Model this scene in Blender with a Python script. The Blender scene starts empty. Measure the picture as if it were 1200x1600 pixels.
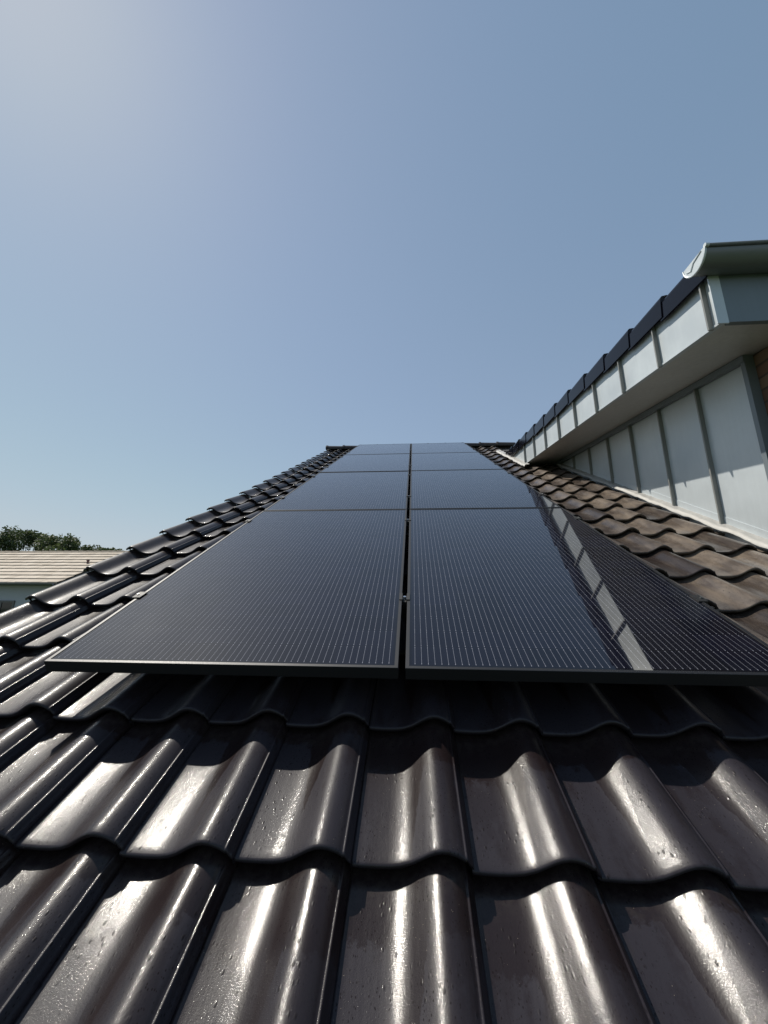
import bpy, bmesh, math, random
import numpy as np
from mathutils import Vector, Matrix, noise as mnoise
random.seed(7)
sc = bpy.context.scene
COL = sc.collection
PI = math.pi

# ------------------------------------------------------------------ camera
CAMZ = 4.6
r_ = Vector((0.99717804, 0.07456184, 0.00874545)); u_ = Vector((0.00940618, -0.23966427, 0.97081026)); f_ = Vector((-0.07448137, 0.96798841, 0.23968929))
cd = bpy.data.cameras.new('camera'); cam = bpy.data.objects.new('camera', cd); COL.objects.link(cam)
M4 = Matrix.Identity(4)
for i in range(3):
    M4[i][0] = r_[i]; M4[i][1] = u_[i]; M4[i][2] = -f_[i]
M4[2][3] = CAMZ
cam.matrix_world = M4
cd.sensor_fit = 'VERTICAL'; cd.sensor_height = 36; cd.sensor_width = 27; cd.lens = 617.3 / 1600 * 36
cd.clip_start = 0.02; cd.clip_end = 5000
sc.camera = cam

# ------------------------------------------------------------------ light
SUN = Vector((-0.505, 0.262, 0.822)).normalized()
elev = math.asin(SUN.z); azim = math.atan2(SUN.x, SUN.y)
w = bpy.data.worlds.new('World'); sc.world = w; w.use_nodes = True
nt = w.node_tree; nt.nodes.clear()
sky = nt.nodes.new('ShaderNodeTexSky'); sky.sky_type = 'NISHITA'; sky.sun_disc = False
sky.sun_elevation = elev; sky.sun_rotation = azim
sky.altitude = 0; sky.air_density = 1.0; sky.dust_density = 0.25; sky.ozone_density = 1.5
bg = nt.nodes.new('ShaderNodeBackground'); bg.inputs[1].default_value = 0.125
wo = nt.nodes.new('ShaderNodeOutputWorld')
# hazy summer air: the bright end of the sky is rolled off softly and the dark end lifted
def vm(op, a, b):
    n = nt.nodes.new('ShaderNodeVectorMath'); n.operation = op; nt.links.new(a, n.inputs[0]); n.inputs[1].default_value = b; return n.outputs[0]
K = bg.inputs[1].default_value
cv = nt.nodes.new('ShaderNodeRGBCurve'); c_ = cv.mapping.curves[3]
for i, (x, y) in enumerate(((0, 0), (.07, .13), (.14, .245), (.23, .33), (.34, .405), (.46, .475), (.6, .54), (.78, .585), (1, .62))):
    if i == 0: c_.points[0].location = (x, y)
    elif i == 8: c_.points[1].location = (x, y) if len(c_.points) == 2 else (x, y); [p for p in c_.points][-1].location = (x, y)
    else: c_.points.new(x, y)
cv.mapping.update()
nt.links.new(vm('MINIMUM', vm('SCALE', sky.outputs[0], (0, 0, 0)), (1, 1, 1)), cv.inputs['Color'])
for n in nt.nodes:
    if n.type == 'VECT_MATH' and n.operation == 'SCALE': n.inputs['Scale'].default_value = K
nt.links.new(vm('MULTIPLY', cv.outputs[0], (.92 / K, .985 / K, 1.05 / K)), bg.inputs[0]); nt.links.new(bg.outputs[0], wo.inputs[0])
sd = bpy.data.lights.new('sun', 'SUN'); sd.energy = 5.0; sd.angle = math.radians(0.53); sd.color = (1.0, 0.945, 0.85)
so = bpy.data.objects.new('sun', sd); COL.objects.link(so)
so.rotation_euler = SUN.to_track_quat('Z', 'Y').to_euler()
sc.view_settings.view_transform = 'Standard'; sc.view_settings.look = 'None'
sc.view_settings.exposure = 0.0; sc.view_settings.gamma = 1.0
sc.view_settings.use_curve_mapping = False

# ------------------------------------------------------------------ frames
AL = 0.4983256; CA, SA = math.cos(AL), math.sin(AL)
OR = Vector((0, .686453 * SA, CAMZ - .686453 * CA))
ROOF = Matrix(((1, 0, 0, OR.x), (0, CA, -SA, OR.y), (0, SA, CA, OR.z), (0, 0, 0, 1)))   # (u, v, n) -> world
BE = math.atan(0.162)
DO = Vector((0, 0, CAMZ + 1.548 ))
DORM = Matrix(((1, 0, 0, 0), (0, math.cos(BE), -math.sin(BE), 0), (0, math.sin(BE), math.cos(BE), DO.z), (0, 0, 0, 1)))

# ------------------------------------------------------------------ helpers
def empty(name, mat=None):
    o = bpy.data.objects.new(name, None); COL.objects.link(o); o.empty_display_size = .1
    if mat is not None: o.matrix_world = mat
    return o
def tag(o, label=None, cat=None, group=None, kind=None):
    if label: o['label'] = label
    if cat: o['category'] = cat
    if group: o['group'] = group
    if kind: o['kind'] = kind
    return o
def mesh_obj(name, verts, faces, mat, parent=None, mw=None, smooth=False):
    me = bpy.data.meshes.new(name); me.from_pydata([tuple(v) for v in verts], [], faces); me.update()
    if mat: me.materials.append(mat)
    o = bpy.data.objects.new(name, me); COL.objects.link(o)
    if parent: o.parent = parent
    if mw is not None: o.matrix_local = mw
    if smooth: me.polygons.foreach_set('use_smooth', [True] * len(me.polygons))
    return o
class MB:
    def __init__(s): s.v = []; s.f = []
    def box(s, a, b, M=None):
        n = len(s.v)
        p = [Vector((x, y, z)) for z in (a[2], b[2]) for y in (a[1], b[1]) for x in (a[0], b[0])]
        if M is not None: p = [M @ q for q in p]
        s.v += p
        s.f += [tuple(n + k for k in q) for q in ((0, 2, 3, 1), (4, 5, 7, 6), (0, 1, 5, 4), (2, 6, 7, 3), (0, 4, 6, 2), (1, 3, 7, 5))]
        return s
    def prism(s, poly, axis, a, b, M=None):
        # poly in the two other axes (in xyz order), extruded along axis from a to b
        n = len(s.v); k = len(poly)
        for t in (a, b):
            for (p, q) in poly:
                c = [p, q]; c.insert(axis, t); c = Vector(c)
                s.v.append(M @ c if M is not None else c)
        s.f.append(tuple(range(n, n + k))); s.f.append(tuple(range(n + 2 * k - 1, n + k - 1, -1)))
        for i in range(k):
            j = (i + 1) % k
            s.f.append((n + i, n + k + i, n + k + j, n + j))
        return s
    def tube(s, a, b, r0, r1=None, seg=10, caps=True):
        a = Vector(a); b = Vector(b); r1 = r0 if r1 is None else r1
        d = (b - a).normalized(); x = d.orthogonal().normalized(); y = d.cross(x); n = len(s.v)
        for c, r in ((a, r0), (b, r1)):
            for i in range(seg):
                t = 2 * PI * i / seg; s.v.append(c + x * math.cos(t) * r + y * math.sin(t) * r)
        for i in range(seg):
            j = (i + 1) % seg; s.f.append((n + i, n + j, n + seg + j, n + seg + i))
        if caps:
            s.f.append(tuple(n + i for i in range(seg - 1, -1, -1))); s.f.append(tuple(n + seg + i for i in range(seg)))
        return s
    def build(s, name, mat, parent=None, mw=None, smooth=False, bevel=0, fix=True):
        o = mesh_obj(name, s.v, s.f, mat, parent, mw, smooth)
        if fix or bevel:
            bm = bmesh.new(); bm.from_mesh(o.data)
            bmesh.ops.recalc_face_normals(bm, faces=bm.faces)
            if bevel: bmesh.ops.bevel(bm, geom=list(bm.edges), offset=bevel, segments=2, affect='EDGES', profile=.6)
            bm.to_mesh(o.data); bm.free()
        return o

class NG:
    """tiny node graph helper"""
    def __init__(s, name):
        s.m = bpy.data.materials.new(name); s.m.use_nodes = True; s.t = s.m.node_tree; s.t.nodes.clear()
        s.out = s.t.nodes.new('ShaderNodeOutputMaterial'); s.b = s.t.nodes.new('ShaderNodeBsdfPrincipled')
        s.t.links.new(s.b.outputs[0], s.out.inputs[0])
    def n(s, typ, ins=None, **kw):
        nd = s.t.nodes.new(typ)
        for k, v in kw.items(): setattr(nd, k, v)
        for k, v in (ins or {}).items(): s.put(nd.inputs[k], v)
        return nd
    def put(s, sock, v):
        if isinstance(v, bpy.types.NodeSocket): s.t.links.new(v, sock)
        elif isinstance(v, bpy.types.Node): s.t.links.new(v.outputs[0], sock)
        else: sock.default_value = v
    def P(s, **kw):
        for k, v in kw.items(): s.put(s.b.inputs[k.replace('_', ' ')], v)
    def math(s, op, a, b=0, c=0):
        nd = s.n('ShaderNodeMath', operation=op); s.put(nd.inputs[0], a); s.put(nd.inputs[1], b); s.put(nd.inputs[2], c); return nd.outputs[0]
    def obj(s): return s.n('ShaderNodeTexCoord').outputs['Object']
    def map(s, vec, scale=(1, 1, 1), loc=(0, 0, 0)):
        return s.n('ShaderNodeMapping', {'Vector': vec, 'Scale': scale, 'Location': loc}).outputs[0]
    def noise(s, vec, scale, detail=4, rough=.55):
        return s.n('ShaderNodeTexNoise', {'Vector': vec, 'Scale': scale, 'Detail': detail, 'Roughness': rough}).outputs[0]
    def ramp(s, fac, stops):
        nd = s.n('ShaderNodeValToRGB'); s.put(nd.inputs[0], fac); e = nd.color_ramp.elements
        while len(e) < len(stops): e.new(.5)
        for i, (p, c) in enumerate(stops):
            e[i].position = p; e[i].color = c if len(c) == 4 else (*c, 1)
        return nd.outputs[0]
    def fr(s, fac, a, b, lo=0., hi=1.):
        nd = s.n('ShaderNodeMapRange'); nd.clamp = True
        for i, v in enumerate((fac, a, b, lo, hi)): s.put(nd.inputs[i], v)
        return nd.outputs[0]
    def mix(s, fac, a, b):
        nd = s.n('ShaderNodeMix', data_type='RGBA'); s.put(nd.inputs[0], fac)
        for k, v in ((6, a), (7, b)): s.put(nd.inputs[k], (*v, 1) if isinstance(v, tuple) and len(v) == 3 else v)
        return nd.outputs[2]
    def bump(s, h, strength, dist, normal=None):
        nd = s.n('ShaderNodeBump', {'Strength': strength, 'Distance': dist, 'Height': h})
        if normal is not None: s.put(nd.inputs['Normal'], normal)
        return nd.outputs[0]

# ------------------------------------------------------------------ materials
def mat_tile(name='glazed_clay', dirt_bounce=1.):
    g = NG(name); o = g.obj()
    rnd = g.n('ShaderNodeAttribute', attribute_name='rnd').outputs['Fac']
    off = g.n('ShaderNodeVectorMath', {0: o}, operation='ADD')
    cmb = g.n('ShaderNodeCombineXYZ', {0: g.math('MULTIPLY', rnd, 37.), 1: g.math('MULTIPLY', rnd, 91.), 2: 0.})
    g.put(off.inputs[1], cmb.outputs[0]); ov = off.outputs[0]
    st = g.map(ov, (1, .28, 1))
    big = g.noise(g.map(ov, (1, .5, 1)), 9, 5, .65)
    streak = g.noise(g.map(ov, (1, .12, 1)), 55, 4, .6)
    fine = g.noise(ov, 420, 3, .6)
    d0 = g.math('ADD', g.math('MULTIPLY', big, .75), g.math('MULTIPLY', streak, .25)); d0 = g.math('ADD', d0, g.math('MULTIPLY', g.noise(ov, 90, 4, .7), .12))
    dust = g.fr(g.math('ADD', d0, g.math('MULTIPLY', g.math('SUBTRACT', rnd, .5), .12)), .50, .58)
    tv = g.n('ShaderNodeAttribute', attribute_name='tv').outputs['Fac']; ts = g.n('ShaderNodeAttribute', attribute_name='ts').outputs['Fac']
    # the dust mask is cut below each lap and in a tongue down the hollow beside the roll; dust film elsewhere
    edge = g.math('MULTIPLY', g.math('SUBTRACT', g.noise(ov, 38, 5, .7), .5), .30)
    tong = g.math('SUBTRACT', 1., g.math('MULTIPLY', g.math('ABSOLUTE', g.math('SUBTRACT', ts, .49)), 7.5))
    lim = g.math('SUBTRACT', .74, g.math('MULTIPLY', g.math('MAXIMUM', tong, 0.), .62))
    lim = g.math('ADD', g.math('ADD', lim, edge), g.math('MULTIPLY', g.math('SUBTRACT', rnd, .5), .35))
    dust_cut = g.fr(g.math('SUBTRACT', tv, lim), -.012, .012)
    dust = g.math('MULTIPLY', g.math('MULTIPLY_ADD', dust, .55, .45), g.math('SUBTRACT', 1., g.math('MULTIPLY', dust_cut, .92)))
    # grime gathers along the laps and the interlock
    lap = g.math('MULTIPLY', g.fr(tv, .80, .97), g.fr(g.noise(ov, 60, 4, .7), .42, .6)); grm = g.math('MAXIMUM', lap, g.math('MULTIPLY', g.fr(ts, .09, .0), g.fr(g.noise(ov, 70, 4, .7), .45, .62)))
    # far right tiles are paler: dust, plus light off the metal cheek put into the colour
    sx = g.n('ShaderNodeSeparateXYZ', {0: o})
    right = g.math('MULTIPLY', g.fr(sx.outputs[0], .9, 1.5), dirt_bounce)
    base = g.mix(dust, (.014, .0085, .0085), (.024, .0205, .025) if dirt_bounce else (.013, .011, .014))
    base = g.mix(g.math('MULTIPLY', grm, .3), base, (.05, .042, .034))
    base = g.mix(g.math('MULTIPLY', right, g.fr(big, .40, .62, .35, .95)), base, g.mix(g.fr(g.math('ADD', g.math('MULTIPLY', streak, .6), g.math('MULTIPLY', rnd, .5)), .3, .8), (.055, .043, .035), (.21, .168, .13)))
    base = g.mix(g.fr(g.noise(ov, 260, 2), .66, .72), base, (.010, .008, .008))
    v3 = g.n('ShaderNodeTexVoronoi', {'Vector': ov, 'Scale': 130.}, feature='F1').outputs['Distance']
    base = g.mix(g.math('MULTIPLY', g.fr(v3, .03, .07, .8, 0.), g.fr(g.noise(ov, 11, 3), .52, .6)), base, (.45, .38, .28))
    # water droplets / specks
    vor = g.n('ShaderNodeTexVoronoi', {'Vector': g.map(ov, (1, .55, 1)), 'Scale': 95., 'Randomness': 1.}, feature='F1').outputs['Distance']
    msk = g.fr(g.noise(ov, 14, 3), .46, .6)
    drop = g.math('MULTIPLY', g.fr(vor, .10, .24, 1., 0.), msk)
    vor2 = g.n('ShaderNodeTexVoronoi', {'Vector': ov, 'Scale': 260.}, feature='F1').outputs['Distance']
    drop2 = g.math('MULTIPLY', g.fr(vor2, .08, .2, 1., 0.), g.fr(g.noise(ov, 6, 3), .5, .62))
    base = g.mix(g.math('MULTIPLY', drop, .7), base, (.010, .008, .008))
    v4 = g.n('ShaderNodeTexVoronoi', {'Vector': g.map(ov, (1, .6, 1)), 'Scale': 190.}, feature='F1').outputs['Distance']
    pits = g.math('MULTIPLY', g.fr(v4, .12, .24, 1., 0.), g.fr(g.noise(ov, 8, 4, .65), .44, .56))
    dull = g.math('MAXIMUM', g.math('MULTIPLY', drop, .55), g.math('MULTIPLY', pits, .9))
    keep = g.math('SUBTRACT', 1., dull)
    base = g.mix(g.math('MULTIPLY', pits, .6), base, (.012, .010, .010))
    grit = g.noise(ov, 1400, 2, .6)
    ro = g.math('ADD', g.math('MULTIPLY', dust, .12), .32); ro = g.math('ADD', ro, g.math('MULTIPLY', g.math('SUBTRACT', grit, .5), .16))
    ro = g.math('ADD', ro, g.math('MULTIPLY', g.math('SUBTRACT', fine, .5), .14))
    ro = g.math('ADD', ro, g.math('MULTIPLY', right, -.04)) if dirt_bounce else g.math('SUBTRACT', ro, .14)
    h = g.math('ADD', g.math('MULTIPLY', drop, 1.), g.math('MULTIPLY', drop2, .45))
    b1 = g.bump(h, .4, .0009)
    b0 = g.bump(grit, .28, .00035, b1)
    b2 = g.bump(g.math('ADD', g.math('MULTIPLY', fine, .55), g.math('MULTIPLY', streak, .8)), .26, .0012, b0)
    b3 = g.bump(big, .15, .006, b2)
    coat = g.math('MULTIPLY', g.math('SUBTRACT', 1., g.math('MULTIPLY', dust, .55)), g.math('SUBTRACT', .30, g.math('MULTIPLY', right, .05)))
    coat = g.math('MULTIPLY', coat, keep)
    g.P(Specular_IOR_Level=g.math('MULTIPLY', keep, g.fr(big, .3, .7, .24, .15)), Base_Color=base, Roughness=ro, Normal=b3, Coat_Weight=coat, Coat_Roughness=g.fr(big, .3, .7, .045, .10), Coat_Normal=b2)
    return g.m
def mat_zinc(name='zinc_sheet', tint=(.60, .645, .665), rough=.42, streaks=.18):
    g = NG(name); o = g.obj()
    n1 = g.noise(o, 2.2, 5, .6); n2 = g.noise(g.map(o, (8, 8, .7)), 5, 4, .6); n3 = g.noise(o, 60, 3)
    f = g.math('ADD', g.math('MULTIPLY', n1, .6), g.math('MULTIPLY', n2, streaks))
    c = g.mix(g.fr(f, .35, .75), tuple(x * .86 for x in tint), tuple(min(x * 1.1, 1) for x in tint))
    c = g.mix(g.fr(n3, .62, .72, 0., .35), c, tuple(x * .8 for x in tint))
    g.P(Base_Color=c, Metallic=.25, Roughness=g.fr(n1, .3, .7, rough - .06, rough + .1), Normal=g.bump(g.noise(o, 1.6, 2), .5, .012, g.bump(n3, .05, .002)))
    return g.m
def mat_plain(name, col, rough=.5, metal=0., var=.15, scale=20, bump=.1, dist=.002):
    g = NG(name); o = g.obj(); n = g.noise(o, scale, 5, .6)
    c = g.mix(n, tuple(x * (1 - var) for x in col), tuple(min(1, x * (1 + var)) for x in col))
    g.P(Base_Color=c, Roughness=g.fr(n, .3, .7, max(.02, rough - .06), rough + .06), Metallic=metal, Normal=g.bump(n, bump, dist))
    return g.m
def mat_brick():
    g = NG('brick_wall'); o = g.obj(); s = g.n('ShaderNodeSeparateXYZ', {0: o})
    v = g.n('ShaderNodeCombineXYZ', {0: g.math('ADD', s.outputs[0], s.outputs[1]), 1: s.outputs[2], 2: 0.})
    b = g.n('ShaderNodeTexBrick', {'Vector': v.outputs[0], 'Color1': (.11, .05, .035, 1), 'Color2': (.20, .135, .09, 1), 'Mortar': (.05, .045, .04, 1),
            'Scale': 1., 'Mortar Size': .008, 'Mortar Smooth': .3, 'Bias': 0., 'Brick Width': .25, 'Row Height': .077})
    n = g.noise(o, 35, 5, .7)
    c = g.mix(g.math('MULTIPLY', n, .5), b.outputs[0], (.16, .08, .05))
    g.P(Base_Color=c, Roughness=.88, Normal=g.bump(g.math('SUBTRACT', g.math('MULTIPLY', n, .4), b.outputs[1]), .7, .006))
    return g.m
def mat_cells():
    W, H = 1.038, 1.755
    g = NG('solar_cells'); s = g.n('ShaderNodeSeparateXYZ', {0: g.obj()})
    x, y = s.outputs[0], s.outputs[1]
    # wires: 54 across, 20 half cells long with a middle gap
    px = (W - .034) / 54
    fx = g.math('FRACT', g.math('DIVIDE', g.math('SUBTRACT', x, .017), px))
    dx = g.math('MULTIPLY', g.math('ABSOLUTE', g.math('SUBTRACT', fx, .5)), px)
    py = (H - .036) / 20
    yy = g.math('DIVIDE', g.math('SUBTRACT', y, .018), py)
    fy = g.math('FRACT', yy)
    dy = g.math('MULTIPLY', g.math('ABSOLUTE', g.math('SUBTRACT', fy, .5)), py)      # py/2 at cell edges
    pad = g.math('MULTIPLY', g.fr(dy, py / 2 - .0075, py / 2 - .0065), g.fr(dy, py / 2 - .0028, py / 2 - .0022, 1., 0.))
    wid = g.math('ADD', .00040, g.math('MULTIPLY', pad, .0005))
    wire = g.math('LESS_THAN', dx, wid)
    wire = g.math('MULTIPLY', wire, g.math('LESS_THAN', dy, py / 2 - .0022))
    ins = g.math('MULTIPLY', g.math('GREATER_THAN', y, .0185), g.math('LESS_THAN', y, H - .0185))
    ins = g.math('MULTIPLY', ins, g.math('MULTIPLY', g.math('GREATER_THAN', x, .0175), g.math('LESS_THAN', x, W - .0175)))
    wire = g.math('MULTIPLY', wire, ins)
    # cell body: slightly different blue per cell column
    cx = (W - .034) / 6
    cell = g.n('ShaderNodeTexWhiteNoise', {0: g.n('ShaderNodeCombineXYZ', {0: g.math('FLOOR', g.math('DIVIDE', g.math('SUBTRACT', x, .017), cx)), 1: g.math('FLOOR', yy)}).outputs[0]}, noise_dimensions='3D').outputs[0]
    col = g.mix(cell, (.004, .0042, .009), (.0062, .0066, .0145))
    fcx = g.math('FRACT', g.math('DIVIDE', g.math('SUBTRACT', x, .017), cx))
    gapx = g.math('GREATER_THAN', g.math('MULTIPLY', g.math('ABSOLUTE', g.math('SUBTRACT', fcx, .5)), cx), cx / 2 - .0012)
    gapy = g.math('GREATER_THAN', dy, py / 2 - .0012)
    gap = g.math('MAXIMUM', g.math('MAXIMUM', gapx, gapy), g.math('SUBTRACT', 1., ins))
    col = g.mix(g.math('MULTIPLY', gap, .5), col, (.003, .003, .004))
    # fingers: very fine cross ribs only read as a faint grain
    grain = g.noise(g.obj(), 900, 2)
    col = g.mix(g.math('MULTIPLY', grain, .2), col, (.010, .010, .015))
    col = g.mix(wire, col, (.24, .24, .27))
    smear = g.noise(g.map(g.obj(), (1, .35, 1)), 5, 4, .6)
    dust = g.fr(smear, .45, .8, 0., .005)
    col = g.mix(dust, col, (.4, .38, .35))
    wav = g.math('ABSOLUTE', g.math('SUBTRACT', fx, .5))
    h = g.math('ADD', g.math('MULTIPLY', wav, .12), g.math('MULTIPLY', g.noise(g.obj(), 160, 2), .12))
    h = g.math('ADD', h, g.math('MULTIPLY', g.noise(g.obj(), 7, 2), .9))
    nb_ = g.bump(h, .02, .0004)
    g.P(Base_Color=col, Roughness=g.fr(smear, .3, .8, .45, .55), Normal=nb_, Coat_Weight=1., Coat_Roughness=.025, Coat_Normal=nb_)
    g.b.inputs['Specular IOR Level'].default_value = .016; g.b.inputs['IOR'].default_value = 1.5; g.b.inputs['Coat IOR'].default_value = 1.5
    return g.m
def mat_leaf(name, c1, c2):
    g = NG(name); r = g.n('ShaderNodeAttribute', attribute_name='rnd').outputs['Fac']
    c = g.mix(r, c1, c2)
    g.P(Base_Color=c, Roughness=.6)
    tr = g.n('ShaderNodeBsdfTranslucent', {'Color': c}); mx = g.n('ShaderNodeMixShader', {0: .3, 1: g.b.outputs[0], 2: tr.outputs[0]})
    g.t.links.new(mx.outputs[0], g.out.inputs[0])
    return g.m
def mat_far_tiles():
    g = NG('pale_concrete_tiles'); o = g.obj()
    rnd = g.n('ShaderNodeAttribute', attribute_name='rnd').outputs['Fac']
    n = g.noise(g.map(o, (1, .25, 1)), 6, 5, .65)
    c = g.mix(rnd, (.40, .33, .25), (.52, .44, .35)); c = g.mix(g.fr(n, .4, .75, 0., .45), c, (.27, .23, .19))
    g.P(Base_Color=c, Roughness=.8, Normal=g.bump(n, .3, .01)); return g.m
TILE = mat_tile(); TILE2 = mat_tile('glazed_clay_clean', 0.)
ZINC = mat_zinc(); ZINC_D = mat_zinc('dark_shaded_zinc', (.19, .22, .24), .45)  # ZINC_D: dark copy of the zinc, the front fascia's shade is in its colour
SOFFIT = mat_zinc('soffit_sheet', (.54, .53, .51), .5, .5)
GUT = mat_zinc('shaded_gutter_zinc', (.165, .175, .18), .38)  # same zinc as the end cap, the gutter's shade put into the colour
FLAP = mat_plain('dark_glaze', (.005, .005, .009), .10, 0, .3, 30, .05, .001); FLAP.node_tree.nodes['Principled BSDF'].inputs['Specular IOR Level'].default_value = .22
BRICK = mat_brick(); SEAM = mat_zinc('shaded_seam_zinc', (.27, .27, .255), .45)  # SEAM: darker zinc, shade on the fins' sides is put into the colour
LEAD = mat_plain('lead_flashing', (.36, .35, .33), .6, .1, .25, 30, .5, .004)
CELLS = mat_cells()
FRAME = mat_plain('black_anodised_aluminium', (.010, .010, .012), .5, 0., .3, 300, .06, .0005)
BACK = mat_plain('black_back_sheet', (.012, .012, .012), .6)
RAIL = mat_plain('black_rail', (.02, .02, .02), .4, .5)
CLAMP = mat_plain('clamp_black', (.012, .012, .012), .6, 0.)
STEEL = mat_plain('stainless_steel', (.62, .62, .62), .25, 1.)
UNDER = mat_plain('roof_membrane', (.03, .03, .03), .9)
RENDER = mat_plain('white_render', (.40, .42, .46), .9, 0, .05, 12, .3)
DARKW = mat_plain('dark_wood', (.05, .04, .035), .7)
PVC = mat_plain('window_frame_paint', (.10, .10, .10), .4)
FARTILE = mat_far_tiles()
BARK = mat_plain('bark', (.09, .065, .045), .9, 0, .3, 12, .8, .03)
GRASS = mat_plain('grass_ground', (.055, .085, .03), .95, 0, .4, .6, .6, .05)
def mat_glass():
    g = NG('window_glass'); g.P(Base_Color=(.01, .012, .015, 1), Roughness=.04); return g.m
WGLASS = mat_glass()

# ------------------------------------------------------------------ ground
mesh_obj('ground', [(-900, -600, 0), (900, -600, 0), (900, 1400, 0), (-900, 1400, 0)], [(0, 1, 2, 3)], GRASS)
tag(bpy.data.objects['ground'], kind='structure')

# ------------------------------------------------------------------ roof tiles
TW, TL = .2286, .337
LIP = .029          # how far a lip stands above the pan it rests on
def sstep(t): t = max(0, min(1, t)); return t * t * (3 - 2 * t)
def prof(s):
    """height of the tile surface across its cover width, s 0..1 (pan, then roll)"""
    pts = [(0, .0035), (.03, .0010), (.08, 0), (.22, -.0008), (.34, .0006), (.42, .0045), (.50, .0125), (.57, .0235), (.64, .0345), (.70, .0415), (.755, .0440), (.81, .0425), (.87, .0370), (.915, .0300), (.928, .0266), (.936, .0262), (.944, .0272), (.952, .0262), (.966, .0185), (.985, .0125), (1.0, .0085)]
    for (a, ha), (b, hb) in zip(pts, pts[1:]):
        if s <= b: return ha + (hb - ha) * (s - a) / (b - a)
    return pts[-1][1]
SS = [0, .03, .08, .15, .22, .29, .34, .38, .42, .46, .50, .535, .57, .605, .64, .67, .70, .73, .755, .785, .81, .84, .87, .895, .915, .928, .936, .944, .952, .966, .985, 1.0]
def prof_verge(s):
    pts = [(-.30, .0405), (-.245, .0440), (-.19, .0425), (-.13, .0370), (-.08, .0295), (-.03, .0200), (.02, .0115), (.08, .0050), (.15, .0012), (.22, -.0008)]
    if s >= .22: return prof(s)
    for (a, ha), (b, hb) in zip(pts, pts[1:]):
        if s <= b: return ha + (hb - ha) * (s - a) / (b - a)
SV = [-.275, -.245, -.215, -.19, -.16, -.13, -.105, -.08, -.055, -.03, -.005, .02, .05, .08, .11, .15]
def tiles_mesh(name, u0, ncol, lips, mat, M, parent, first_s=None, limit=None, seed=3, base=0.0):
    """interlocking pantiles: one closed skin per tile with a rounded lower lip"""
    rng = random.Random(seed)
    V = []; F = []; A = []; TV = []; TS = []
    th = .013
    # stations along the slope: (dv from lip, n offset)
    st = [(.0120, -.0205), (.0060, -.0170), (.0015, -.0115), (-.0010, -.0065), (-.0004, -.0030), (.0016, -.0011), (.0050, -.0002), (.016, .0003)]
    L2 = TL + .035
    for i in range(1, 7): st.append((.016 + (L2 - .016) * i / 6, 0))
    for ci in range(ncol):
        for v0 in lips:
            first = first_s == 'verge' and ci == 0
            ss = SV + [s for s in SS if s > .16] if first else (SS if (first_s in (None, 'verge') or ci > 0) else [s for s in SS if s >= first_s])
            uu = u0 + ci * TW
            if limit and not limit(uu + TW / 2, v0): continue
            ju = rng.gauss(0, .0013); jv = rng.gauss(0, .0024); jn = abs(rng.gauss(0, .0015)); rot = rng.gauss(0, .0042); tw = rng.gauss(0, .006); rd = rng.random()
            n0 = len(V); ns = len(ss)
            for (dv, dn) in st:
                nb = LIP * (1 - dv / TL) + dn + base + jn
                for s in ss:
                    h = prof_verge(s) if first else prof(s)
                    du = (s - .5) * TW * 1.012
                    if s == 1.0 and True: pass
                    V.append((uu + .5 * TW + du + ju - rot * dv, v0 + dv + jv + rot * du, nb + h + tw * du)); TV.append(dv / TL); TS.append(s)
            # right flank turns down: extra rows are made by repeating the last point lower
            for j in range(len(st) - 1):
                for i in range(ns - 1):
                    a = n0 + j * ns + i; F.append((a, a + 1, a + ns + 1, a + ns))
            # right edge skirt
            k0 = len(V)
            for j, (dv, dn) in enumerate(st):
                x, y, z = V[n0 + j * ns + ns - 1]; V.append((x - .0012, y, z - .0085)); TV.append(dv / TL); TS.append(1.)
            for j in range(len(st) - 1):
                a = n0 + j * ns + ns - 1; F.append((a, k0 + j, k0 + j + 1, a + ns))
            # left edge skirt
            k1 = len(V)
            for j, (dv, dn) in enumerate(st):
                x, y, z = V[n0 + j * ns]; V.append((x + .0008, y, z - th)); TV.append(dv / TL); TS.append(0.)
            for j in range(len(st) - 1):
                a = n0 + j * ns; F.append((a, a + ns, k1 + j + 1, k1 + j))
            # underside of the lip going back
            k2 = len(V)
            for i in range(ns):
                x, y, z = V[n0 + i]; V.append((x, y + .05, z + .0015)); TV.append(0.); TS.append(ss[i])
            for i in range(ns - 1): F.append((n0 + i, k2 + i, k2 + i + 1, n0 + i + 1))
            A += [rd] * (len(V) - n0)
    o = mesh_obj(name, V, F, mat, parent, M, True)
    for nm, arr in (('rnd', A), ('tv', TV), ('ts', TS)):
        at = o.data.attributes.new(nm, 'FLOAT', 'POINT'); at.data.foreach_set('value', arr)
    return o

house = tag(empty('house'), 'house whose dark glazed pantile roof carries the solar panels', 'house')
NP = -.15                                    # pan level at a lip, minus LIP gives the pan plane
LIPS = [.55 + TL * k for k in range(-5, 24)]
def main_limit(u, v):
    if u > 2.05: return False
    if u > 1.70 and v > 7.0: return False
    return True
ULEFT = .103 - TW * 9
Mr = ROOF @ Matrix.Translation((0, 0, NP - LIP))
tiles_mesh('roof_tiles', ULEFT + TW, 17, LIPS, TILE, Mr, house, first_s='verge', limit=main_limit)
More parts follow.
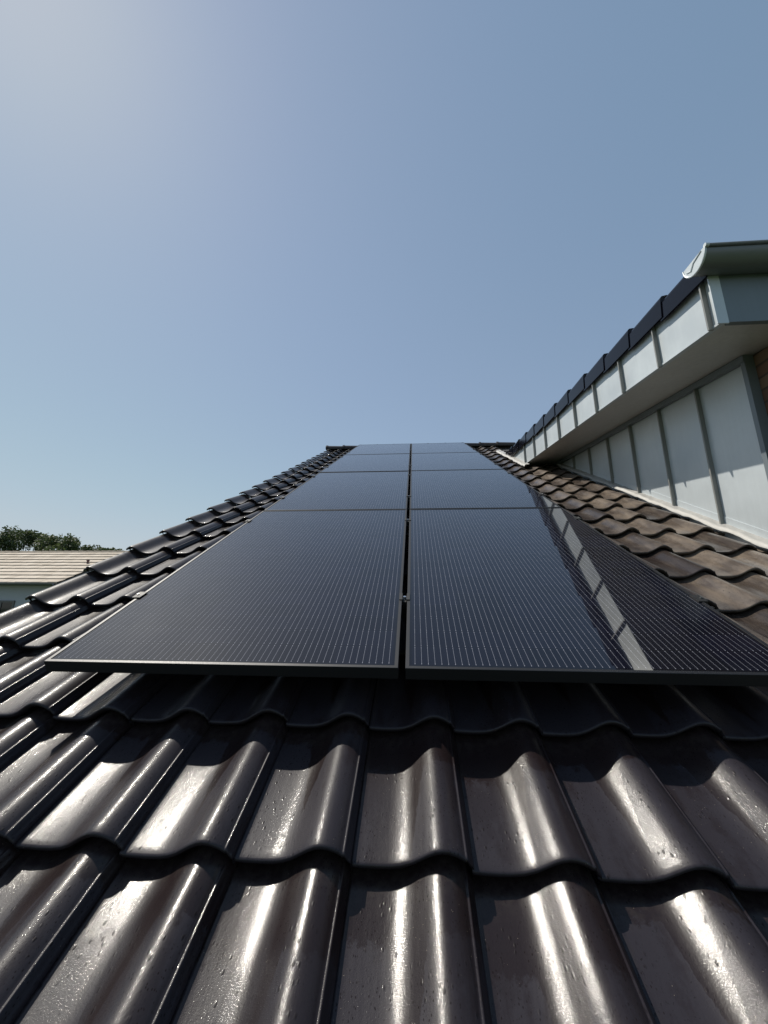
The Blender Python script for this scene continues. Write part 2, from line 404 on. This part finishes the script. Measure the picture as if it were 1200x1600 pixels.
# rolled lip of the verge tiles: the left roll curls down
V = []; F = []
for v0 in LIPS:
    n0 = len(V); prevn = None
    st = [(-.0005, -.016), (.0, -.004), (.006, .0), (TL + .02, 0)]
    arc = [(ULEFT + TW * .742, .0436), (ULEFT + TW * .70, .0415), (ULEFT + TW * .655, .0365), (ULEFT + TW * .625, .029), (ULEFT + TW * .615, .020), (ULEFT + TW * .64, .019), (ULEFT + TW * .665, .027), (ULEFT + TW * .70, .031)]
    for dv, dn in st:
        for (x, h) in arc: V.append((x, v0 + dv, LIP * (1 - dv / TL) + h + max(dn, -.003) * (1 if h > .03 else 0)))
    k = len(arc)
    for j in range(3):
        for i in range(k - 1):
            a = n0 + j * k + i; F.append((a, a + k, a + k + 1, a + 1))
    for i in range(3): F.append((n0 + i, n0 + i + 1, n0 + 6 - i, n0 + 7 - i))
vt = mesh_obj('verge_roll', V, F, TILE, house, Mr, True)
# underlay just below the tiles, both slopes, and the walls of the house
VR = 8.46
def rp(u, v, n): return ROOF @ Vector((u, v, n))
eR = rp(0, VR, -.20); eE = rp(0, -1.2, -.20)
yb = 2 * eR.y - eE.y
mb = MB()
mb.prism([(-1.2, -.235), (VR, -.235), (VR, -.188), (-1.2, -.188)], 0, -1.72, 2.6, ROOF)
mb.build('roof_deck', UNDER, house)
back = MB(); back.prism([(eR.y, eR.z), (yb, eE.z), (yb, eE.z + .06), (eR.y, eR.z + .06)], 0, -1.78, 6.0); back.build('rear_roof', TILE, house)
mb = MB(); e = 1.0
def under(y): return eR.z - .08 - abs(y - eR.y) * math.tan(AL)
for (x0, x1) in ((-1.66, -1.42),):
    mb.prism([(eE.y + .35, 0), (yb - .35, 0), (yb - .35, under(yb - .35)), (eR.y, under(eR.y)), (eE.y + .35, under(eE.y + .35))], 0, x0, x1)
mb.box((-1.42, eE.y + .35, 0), (2.02, eE.y + .59, under(eE.y + .59)))
mb.build('wall', BRICK, house)
mb = MB(); mb.prism([(-1.2, -.33), (VR, -.33), (VR, -.195), (-1.2, -.195)], 0, -1.75, -1.725, ROOF); mb.build('bargeboard', DARKW, house)
# eaves gutter (below the picture)
def gutter(mbx, M, x0, x1, r, t=.003, seg=18, bead=.009):
    n0 = len(mbx.v); ring = []
    for k in range(seg + 1):
        a = PI + PI * k / seg; ring.append((r * math.cos(a), r * math.sin(a)))
    poly = ring + [(p * (1 - t / r), q * (1 - t / r)) for (p, q) in reversed(ring)]
    k = len(poly)
    for x in (x0, x1):
        for (p, q) in poly: mbx.v.append(M @ Vector((x, p, q)))
    for i in range(k):
        j = (i + 1) % k; mbx.f.append((n0 + i, n0 + k + i, n0 + k + j, n0 + j))
    mbx.tube(M @ Vector((x0, -r - bead * .4, 0)), M @ Vector((x1, -r - bead * .4, 0)), bead, seg=10)
G = Matrix.Translation(rp(0, -1.2, -.19) + Vector((0, -.05, -.02)))
mb = MB(); gutter(mb, G, -1.8, 2.0, .075); mb.build('eaves_gutter', GUT, house, smooth=True)

# ridge caps: short tapered half rounds with a collar
V = []; F = []
rx = -1.86
mbv = MB()
while rx < 2.0:
    seg = 14; L = .36; n0 = len(mbv.v)
    for (x, r) in ((rx, .098), (rx + .035, .100), (rx + .040, .088), (rx + L + .02, .076)):
        for k in range(seg + 1):
            a = -.25 + (PI + .5) * k / seg
            mbv.v.append(Vector((x, eR.y + r * math.cos(a) * 1.1, eR.z + .075 + r * math.sin(a) * .95)))
    for j in range(3):
        for i in range(seg):
            a = n0 + j * (seg + 1) + i; mbv.f.append((a, a + 1, a + seg + 2, a + seg + 1))
    mbv.f.append(tuple(n0 + k for k in range(seg + 1)))
    rx += L
mbv.build('ridge_caps', TILE, house, smooth=False)

# ------------------------------------------------------------------ dormer wing (part of the house)
dorm = empty('dormer'); dorm.parent = house
UF, UC = 1.57, 2.00
C = CAMZ
def zb(y): return C + 1.441 + (y - 1.896) * .162          # fascia bottom / soffit level
YF = 1.836
# side fascia
Y2 = 6.6
mb = MB(); mb.prism([(YF, zb(YF)), (Y2, zb(Y2)), (Y2, zb(Y2) + .36), (YF, zb(YF) + .36)], 0, UF, UF + .03)
mb.build('side_fascia', ZINC, dorm)
y = 1.896
while y < 5.5:
    mb = MB(); mb.prism([(y - .005, zb(y) - .012), (y + .005, zb(y) - .012), (y + .005, zb(y) + .355), (y - .005, zb(y) + .355)], 0, UF - .026, UF - .001)
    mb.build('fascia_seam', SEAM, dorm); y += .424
# drip edge along the fascia bottom
mb = MB(); mb.prism([(YF, zb(YF) - .004), (5.4, zb(5.4) - .004), (5.4, zb(5.4) + .008), (YF, zb(YF) + .008)], 0, UF - .005, UF - .0005); mb.build('drip_edge', ZINC, dorm)
# soffit
mb = MB(); mb.prism([(YF + .001, zb(YF) + .001), (Y2, zb(Y2) + .001), (Y2, zb(Y2) + .02), (YF + .001, zb(YF) + .02)], 0, UF + .001, 5.2); mb.build('soffit', SOFFIT, dorm)
# front fascia with folded corner
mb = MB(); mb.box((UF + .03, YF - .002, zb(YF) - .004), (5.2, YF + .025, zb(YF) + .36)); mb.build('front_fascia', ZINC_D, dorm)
mb = MB(); mb.box((UF - .026, YF - .006, zb(YF) - .012), (UF + .028, YF + .001, zb(YF) + .30)); mb.build('corner_fold', ZINC, dorm)
# cheek
CY0 = 2.244
mb = MB()
def zroof(y): return OR.z + (y - OR.y) * math.tan(AL) - .30
mb.prism([(CY0, zroof(CY0)), (5.9, zroof(5.9)), (5.9, zb(5.9) - .002), (CY0, zb(CY0) - .002)], 0, UC, UC + .018)
mb.build('cheek_wall', ZINC, dorm)
y = 2.646
while y < 5.4:
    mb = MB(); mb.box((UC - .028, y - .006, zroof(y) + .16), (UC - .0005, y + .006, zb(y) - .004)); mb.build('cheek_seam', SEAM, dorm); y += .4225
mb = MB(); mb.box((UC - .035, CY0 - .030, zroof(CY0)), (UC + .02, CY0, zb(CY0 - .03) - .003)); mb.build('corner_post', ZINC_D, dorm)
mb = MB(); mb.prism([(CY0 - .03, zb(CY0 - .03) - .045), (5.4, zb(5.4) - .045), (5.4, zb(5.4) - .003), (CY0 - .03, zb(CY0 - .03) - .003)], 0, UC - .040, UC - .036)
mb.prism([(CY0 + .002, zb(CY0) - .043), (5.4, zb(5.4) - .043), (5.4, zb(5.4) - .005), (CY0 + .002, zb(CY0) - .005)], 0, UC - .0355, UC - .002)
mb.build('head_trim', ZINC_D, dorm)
# brick wing
mb = MB(); mb.box((UC + .022, 2.0, 0), (5.0, 7.2, zb(2.0) - .003))
mb.prism([(2.0, zb(2.0) - .003), (7.2, zb(2.0) - .003), (7.2, zb(7.2) - .003)], 0, UC + .022, 5.0)
mb.build('brick_wall', BRICK, dorm)
# flashing at the cheek foot and along the fascia: dressed lead, wrinkled, its free edge uneven
def lead_strip(name, u_out, u_in, v0, v1, n_out, n_in, seed):
    V = []; F = []; nv = int((v1 - v0) / .02); nu = 7
    for i in range(nv + 1):
        v = v0 + (v1 - v0) * i / nv
        wob = .016 * mnoise.noise(Vector((v * 5.1, seed, 0))) + .006 * mnoise.noise(Vector((v * 23, seed, 2)))
        for j in range(nu + 1):
            t = j / nu; u = u_out + wob * (1 - t) + (u_in - u_out) * t
            n = n_out + (n_in - n_out) * t + .006 * mnoise.noise(Vector((v * 14, u * 30, seed))) + .004 * (1 - t) * math.sin(v * 2 * PI / TL)
            V.append((u, v, n - (.02 if j == 0 else 0)))
    for i in range(nv):
        for j in range(nu):
            a = i * (nu + 1) + j; F.append((a, a + 1, a + nu + 2, a + nu + 1))
    return mesh_obj(name, V, F, LEAD, dorm, ROOF.copy(), True)
lead_strip('foot_flashing', UC - .062, UC - .001, 1.2, 5.5, -.096, -.086, 1.)
mb = MB(); mb.prism([(1.2, -.088), (5.5, -.088), (5.5, -.045), (1.2, -.045)], 0, UC - .004, UC - .0008, ROOF); mb.build('foot_upstand', ZINC, dorm)
lead_strip('fascia_flashing', UF - .070, UF - .001, 5.45, 7.35, -.100, -.086, 4.)
# dormer roof: slab, tiles, verge flaps
def dz(y): return DO.z + .162 * y      # crest level of the dormer tiles
DYE = 6.9
Md = DORM @ Matrix.Translation((0, 0, -.044 - LIP))
d0 = 1.80 / math.cos(BE)
dlips = [d0 - .0 + .372 * k for k in range(14)]
TLs = TL; TL = .372
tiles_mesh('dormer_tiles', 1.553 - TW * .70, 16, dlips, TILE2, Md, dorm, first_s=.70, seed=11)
# verge tiles: crest to down-turned side flap, one per course
V = []; F = []
for k, v0 in enumerate(dlips):
    lo = k * 0
    a = [(v0, LIP), (v0 + TL + .02, 0)]
    n0 = len(V)
    path = [(1.60, .0415), (1.560, .0415), (1.546, .038), (1.539, .030), (1.536, .018), (1.538, -.086), (1.543, -.090), (1.549, -.083), (1.550, .01), (1.60, .02)]
    for (v, h) in a:
        for (x, z) in path: V.append((x - (.007 if v == v0 and x < 1.555 else 0), v, z + h - (.012 if v == v0 and z < -.05 else 0)))
    m = len(path)
    for i in range(m):
        j = (i + 1) % m; F.append((n0 + i, n0 + m + i, n0 + m + j, n0 + j))
    F.append(tuple(n0 + i for i in range(m)))
vf = MB(); vf.v = V; vf.f = F; vf.build('verge_flaps', FLAP, dorm, Md)
TL = TLs
mb = MB(); mb.prism([(1.9, dz(1.9) - .16), (DYE, dz(DYE) - .16), (DYE, dz(DYE) - .075), (1.9, dz(1.9) - .075)], 0, 1.585, 5.15); mb.build('dormer_deck', UNDER, dorm)
# gutter at the dormer eave
GZ, GY, GR, GU = C + 1.775, 1.788, .080, 1.465
gt = MB(); gutter(gt, Matrix.Translation((0, GY, GZ)), GU, 5.3, GR)
for xb in (1.98, 2.85, 3.75): gutter(gt, Matrix.Translation((0, GY, GZ)), xb, xb + .012, GR + .0035)
gut = gt.build('gutter', GUT, dorm, smooth=True)
cap = MB(); ring = [(GY + (GR + .001) * math.cos(PI + PI * k / 20), GZ + (GR + .001) * math.sin(PI + PI * k / 20)) for k in range(21)]
cap.prism(ring, 0, GU - .006, GU + .002)
cap.tube((GU - .008, GY - GR - .004, GZ), (GU + .01, GY - GR - .004, GZ), .0105, seg=12)
# welded rim and the tucked fold across the cap
for k in range(20):
    cap.tube((GU - .006, *ring[k]), (GU - .006, *ring[k + 1]), .004, seg=6)
for a, b in (((GY - .055, GZ - .004), (GY + .005, GZ - .018)), ((GY + .005, GZ - .018), (GY + .03, GZ - .045)), ((GY + .03, GZ - .045), (GY + .058, GZ - .030))): cap.tube((GU - .007, *a), (GU - .007, *b), .0035, seg=6)
ce = cap.build('end_cap', ZINC, gut)

# ------------------------------------------------------------------ solar panels
W, H, GAP, TH = 1.038, 1.755, .020, .035
U0, V0 = -.0361, .9362
def make_panel():
    root = empty('solar_panel')
    lip = .0105
    # one ring profile swept round the panel: outer wall, top lip, inner step
    prof_ = [(0, -TH), (0, -.0008), (.0008, 0), (lip, 0), (lip, -.0022), (.0016, -.0070), (.0016, -TH + .0016), (.022, -TH + .0016), (.022, -TH)]
    V = []; F = []; m = len(prof_)
    for (cx, cy, sx, sy) in ((0, 0, 1, 1), (W, 0, -1, 1), (W, H, -1, -1), (0, H, 1, -1)):
        for (d, z) in prof_: V.append((cx + sx * d, cy + sy * d, z))
    for c in range(4):
        for i in range(m):
            j = (i + 1) % m; a = c * m; b = ((c + 1) % 4) * m
            F.append((a + i, a + j, b + j, b + i))
    f = MB(); f.v = [Vector(q) for q in V]; f.f = F
    f.build('frame', FRAME, root)
    mesh_obj('glass', [(lip - .002, lip - .002, -.0016), (W - lip + .002, lip - .002, -.0016), (W - lip + .002, H - lip + .002, -.0016), (lip - .002, H - lip + .002, -.0016)], [(0, 1, 2, 3)], CELLS, root)
    mesh_obj('back_sheet', [(.002, .002, -.0062), (.002, H - .002, -.0062), (W - .002, H - .002, -.0062), (W - .002, .002, -.0062)], [(0, 1, 2, 3)], BACK, root)
    b = MB(); b.box((W / 2 - .05, H / 2 - .03, -.022), (W / 2 + .05, H / 2 + .03, -.0065)); b.build('junction_box', BACK, root)
    return root
def copy_tree(o, parent=None):
    c = o.copy(); COL.objects.link(c); c.parent = parent
    for ch in o.children:
        d = copy_tree(ch, c); d.matrix_parent_inverse = ch.matrix_parent_inverse.copy()
    return c
proto = make_panel()
rows = ['lowest', 'second', 'third', 'topmost']
PL = {(0, 0): 'nearest solar panel of the left column, all of its glass reflecting pale sky',
      (1, 0): 'nearest solar panel of the right column, bright strip of the dormer reflected in it',
      (0, 1): 'solar panel second from the bottom in the left column, directly above the nearest one',
      (1, 1): 'solar panel second from the bottom in the right column, dormer reflected at its right edge',
      (0, 2): 'solar panel third from the bottom in the left column, a thin blue strip',
      (1, 2): 'solar panel third from the bottom in the right column, a thin strip',
      (0, 3): 'topmost solar panel of the left column, reaching up to the roof ridge',
      (1, 3): 'topmost solar panel of the right column, ending at the ridge near the dormer'}
rng = random.Random(5)
for j in range(4):
    for i in range(2):
        o = proto if (i, j) == (0, 0) else copy_tree(proto)
        x = U0 - GAP / 2 - W if i == 0 else U0 + GAP / 2
        o.matrix_world = ROOF @ Matrix.Translation((x, V0 + j * (H + GAP), rng.uniform(-.0008, .0008))) @ Matrix.Rotation(rng.gauss(0, .0006), 4, 'X') @ Matrix.Rotation(rng.gauss(0, .0006), 4, 'Y')
        tag(o, PL[(i, j)], 'solar panel', 'black solar panels in two columns up the roof')
# rails
rail_v = [V0 + j * (H + GAP) + d for j in range(4) for d in (.42, 1.49)]
r0 = None
pos = ['lowest', 'second lowest', 'third lowest', 'fourth lowest', 'fifth lowest', 'sixth lowest', 'seventh lowest', 'topmost']
for k, v in enumerate(rail_v):
    if r0 is None:
        m = MB(); m.prism([(-.019, -.040), (.019, -.040), (.019, 0), (.006, 0), (.006, -.012), (-.006, -.012), (-.006, 0), (-.019, 0)], 0, -1.125, 1.075)
        r0 = m.build('mounting_rail', RAIL); o = r0
        for x in (-1.0, -.3, .4, 1.0): m = MB(); m.box((x - .018, -.03, -.075), (x + .018, .02, -.0405)); m.build('roof_hook', RAIL, r0)
    else: o = copy_tree(r0)
    o.matrix_world = ROOF @ Matrix.Translation((0, v, -TH - .0015))
    tag(o, f'black rail crossing under both panel columns, {pos[k]} of the eight up the roof', 'rail', 'mounting rails under the panels')
# clamps
def make_mid():
    root = empty('panel_clamp'); m = MB()
    m.prism([(-.0195, .0010), (-.0195, .0045), (-.0085, .0045), (-.0065, -.006), (.0065, -.006), (.0085, .0045), (.0195, .0045), (.0195, .0010), (.0088, .0010), (.0078, -.030), (-.0078, -.030), (-.0088, .0010)], 1, -.025, .025)
    # prism poly is (x, z): axis 1
    m.build('clamp_body', CLAMP, root)
    b = MB(); b.tube((0, 0, -.007), (0, 0, .0035), .0062, seg=6); b.tube((0, 0, -.0062), (0, 0, -.0048), .0078, seg=20); b.build('bolt', STEEL, root)
    return root
def make_end():
    root = empty('panel_clamp'); m = MB()
    m.prism([(.0185, .0010), (.0185, .0048), (-.004, .0048), (-.013, .0048), (-.013, -.035), (-.0015, -.035), (-.0015, .0010)], 1, -.024, .024)
    m.build('clamp_body', CLAMP, root)
    b = MB(); b.tube((-.004, 0, .0050), (-.004, 0, .0085), .0045, seg=6); b.build('bolt', STEEL, root)
    return root
mid0 = make_mid(); end0 = make_end(); first = {0: True, 1: True}
for k, v in enumerate(rail_v):
    o = mid0 if first[0] else copy_tree(mid0); first[0] = False
    o.matrix_world = ROOF @ Matrix.Translation((U0, v, 0))
    tag(o, ('small clamp with a shiny bolt head in the middle seam, nearest the camera' if k == 0 else f'small clamp in the seam between panel columns, {pos[k]} of the eight up the roof'), 'clamp', 'clamps holding the panels')
    for sgn, nm in ((-1, 'left'), (1, 'right')):
        o = end0 if first[1] else copy_tree(end0); first[1] = False
        x = U0 + sgn * (GAP / 2 + W)
        Mx = ROOF @ Matrix.Translation((x, v, 0))
        if sgn > 0: Mx = Mx @ Matrix.Rotation(PI, 4, 'Z')
        o.matrix_world = Mx
        tag(o, f'black end clamp on the {nm} outer edge of the panels, {pos[k]} of eight there', 'clamp', 'clamps holding the panels')

# ------------------------------------------------------------------ neighbouring house
nb = tag(empty('neighbour_house', Matrix.Translation((-20, 14, 0))), 'white rendered house with a pale beige tiled roof, beyond the left roof edge', 'house')
ez, rz_, dyr = C + .845, C + 2.515, 3.6
m = MB(); x0, x1 = -9, 6.5
m.box((x0, .35, 0), (x1, .65, ez - .06)); m.box((x0, 6.6, 0), (x1, 6.9, ez - .06))
for (a, b) in ((x0, x0 + .3), (x1 - .3, x1)):
    m.prism([(.65, 0), (6.6, 0), (6.6, ez - .06), (3.6, rz_ - .25), (.65, ez - .06)], 0, a, b)
m.build('wall', RENDER, nb)
V = []; F = []; A = []; NC = 10
sl = (rz_ - ez) / dyr
rr = random.Random(4)
for k in range(NC):
    y0 = dyr * k / NC; y1 = dyr * (k + 1) / NC + .02
    x = x0 - .2 + (.15 if k % 2 else 0)
    while x < x1 + .15:
        w_ = min(.33, x1 + .2 - x); n0 = len(V); j = rr.gauss(0, .003); lip = .05
        for (yy, hh) in ((y0, ez + y0 * sl), (y0, ez + y0 * sl + lip + j), (y1, ez + y1 * sl + .01)):
            V += [(x + .002, yy, hh), (x + w_ - .002, yy, hh)]
        F += [(n0, n0 + 1, n0 + 3, n0 + 2), (n0 + 2, n0 + 3, n0 + 5, n0 + 4)]; A += [rr.random()] * 6
        x += .33
rt = mesh_obj('roof', V, F, FARTILE, nb); at = rt.data.attributes.new('rnd', 'FLOAT', 'POINT'); at.data.foreach_set('value', A)
m = MB(); m.prism([(0.01, ez - .005), (dyr, rz_ - .005), (2 * dyr, ez - .005), (2 * dyr, ez - .07), (dyr, rz_ - .09), (.01, ez - .07)], 0, x0 - .19, x1 + .19); m.build('roof_deck', DARKW, rt)
m = MB(); x = x0 - .2
while x < x1 + .1:
    m.tube((x, dyr, rz_ + .005), (x + .40, dyr, rz_ - .003), .075, .068, 12); x += .38
m.build('ridge_caps', FARTILE, rt)
m = MB(); gutter(m, Matrix.Translation((0, -.05, ez - .01)), x0 - .2, x1 + .1, .055); m.build('gutter', GUT, nb, smooth=True)
m = MB(); m.tube((20 - .8735 * 16.05 , 2.05, ez + 2.05 * sl), (20 - .8735 * 16.05, 2.05, ez + 2.05 * sl + .14), .04, .04, 12); m.tube((20 - .8735 * 16.05, 2.05, ez + 2.05 * sl + .12), (20 - .8735 * 16.05, 2.05, ez + 2.05 * sl + .17), .07, .05, 12); m.build('vent_pipe', mat_plain('red_brown_pipe', (.12, .05, .04), .5), rt)
def window(xc, zc, ww, hh):
    f = MB(); t = .07
    for (a, b) in (((-ww / 2, -hh / 2), (ww / 2, -hh / 2 + t)), ((-ww / 2, hh / 2 - t), (ww / 2, hh / 2)), ((-ww / 2, -hh / 2 + t), (-ww / 2 + t, hh / 2 - t)), ((ww / 2 - t, -hh / 2 + t), (ww / 2, hh / 2 - t)), ((-.035, -hh / 2 + t), (.035, hh / 2 - t))):
        f.box((xc + a[0], .31, zc + a[1]), (xc + b[0], .348, zc + b[1]))
    o = f.build('window', PVC, nb)
    g_ = MB(); g_.box((xc - ww / 2 + t, .330, zc - hh / 2 + t), (xc + ww / 2 - t, .345, zc + hh / 2 - t)); g_.build('pane', WGLASS, o)
    return o
for xc in (4.28, 1.6, -2.5, -6): window(xc, C - .42, 1.1, 1.26)
window(4.3, 1.5, 1.1, 1.3)

# ------------------------------------------------------------------ trees beyond the neighbour
def tree(name, x, y, htop, rad, mat, label, seed, nleaf=9500, crown_low=.25):
    rg = random.Random(seed); root = empty(name, Matrix.Translation((x, y, 0)))
    m = MB(); th = htop * .55
    m.tube((0, 0, 0), (.1, 0, th * .5), .32, .24, 10); m.tube((.1, 0, th * .5), (0, .1, htop * .8), .24, .07, 8)
    clumps = []
    for i in range(34):
        t = rg.uniform(crown_low, 1); a = rg.uniform(0, 2 * PI)
        z = htop * t; env = rad * math.sqrt(max(.06, 1 - ((t - .58) / .46) ** 2)) if t > .2 else rad * .4
        rr2 = env * rg.uniform(.35, 1.0); c = Vector((math.cos(a) * rr2, math.sin(a) * rr2, min(z, htop - .5)))
        cr = rad * rg.uniform(.20, .38); c.z = min(c.z, htop - cr * .8)
        clumps.append((c, cr)); m.tube((0, 0, max(th * .35, c.z * .55)), c, .09, .02, 5)
    m.build('trunk', BARK, root, smooth=True)
    V = []; F = []; A = []
    for i in range(nleaf):
        c, cr = clumps[rg.randrange(len(clumps))]
        d = Vector((rg.gauss(0, 1), rg.gauss(0, 1), rg.gauss(0, 1))).normalized() * cr * (rg.random() ** .38)
        p = c + d * (1 + .25 * mnoise.noise((c + d) * 1.3)); s = rg.uniform(.10, .23)
        ax = Vector((rg.gauss(0, 1), rg.gauss(0, 1), rg.gauss(0, 1))).normalized(); bx = ax.orthogonal().normalized(); n0 = len(V)
        V += [p + ax * s, p + bx * s * .55, p - ax * s * .8, p - bx * s * .55 + ax * .3 * s]; F.append((n0, n0 + 1, n0 + 2, n0 + 3))
        A += [min(1, max(0, rg.gauss(.5, .25)))] * 4
    o = mesh_obj('crown', V, F, mat, root); at = o.data.attributes.new('rnd', 'FLOAT', 'POINT'); at.data.foreach_set('value', A)
    tag(root, label, 'tree', 'trees beyond the neighbouring roof')
L1 = mat_leaf('oak_leaves', (.045, .065, .022), (.10, .125, .045)); L2 = mat_leaf('dark_leaves', (.034, .054, .020), (.075, .10, .036))
D = 44.
for (px_, top, rad, mt, lab, sd_) in ((-1.19, .216, 3.4, L1, 'tall green tree at the very left edge of the photo, behind the pale roof', 1),
                              (-1.075, .203, 2.9, L2, 'broad dark green tree, second from the left behind the pale roof', 2),
                              (-.975, .190, 2.6, L1, 'bushy green tree in the middle of the row behind the pale roof', 3),
                              (-.885, .158, 2.2, L2, 'low dark tree near the right end of the row behind the pale roof', 4),
                              (-.805, .150, 2.0, L1, 'lowest tree, its top just showing beside the dark roof edge', 5)):
    y = D + (sd_ % 3) * 2.5
    tree('leafy_tree', px_ * y, y, C + top * y, rad * 1.35, mt, lab, sd_, crown_low=.3)
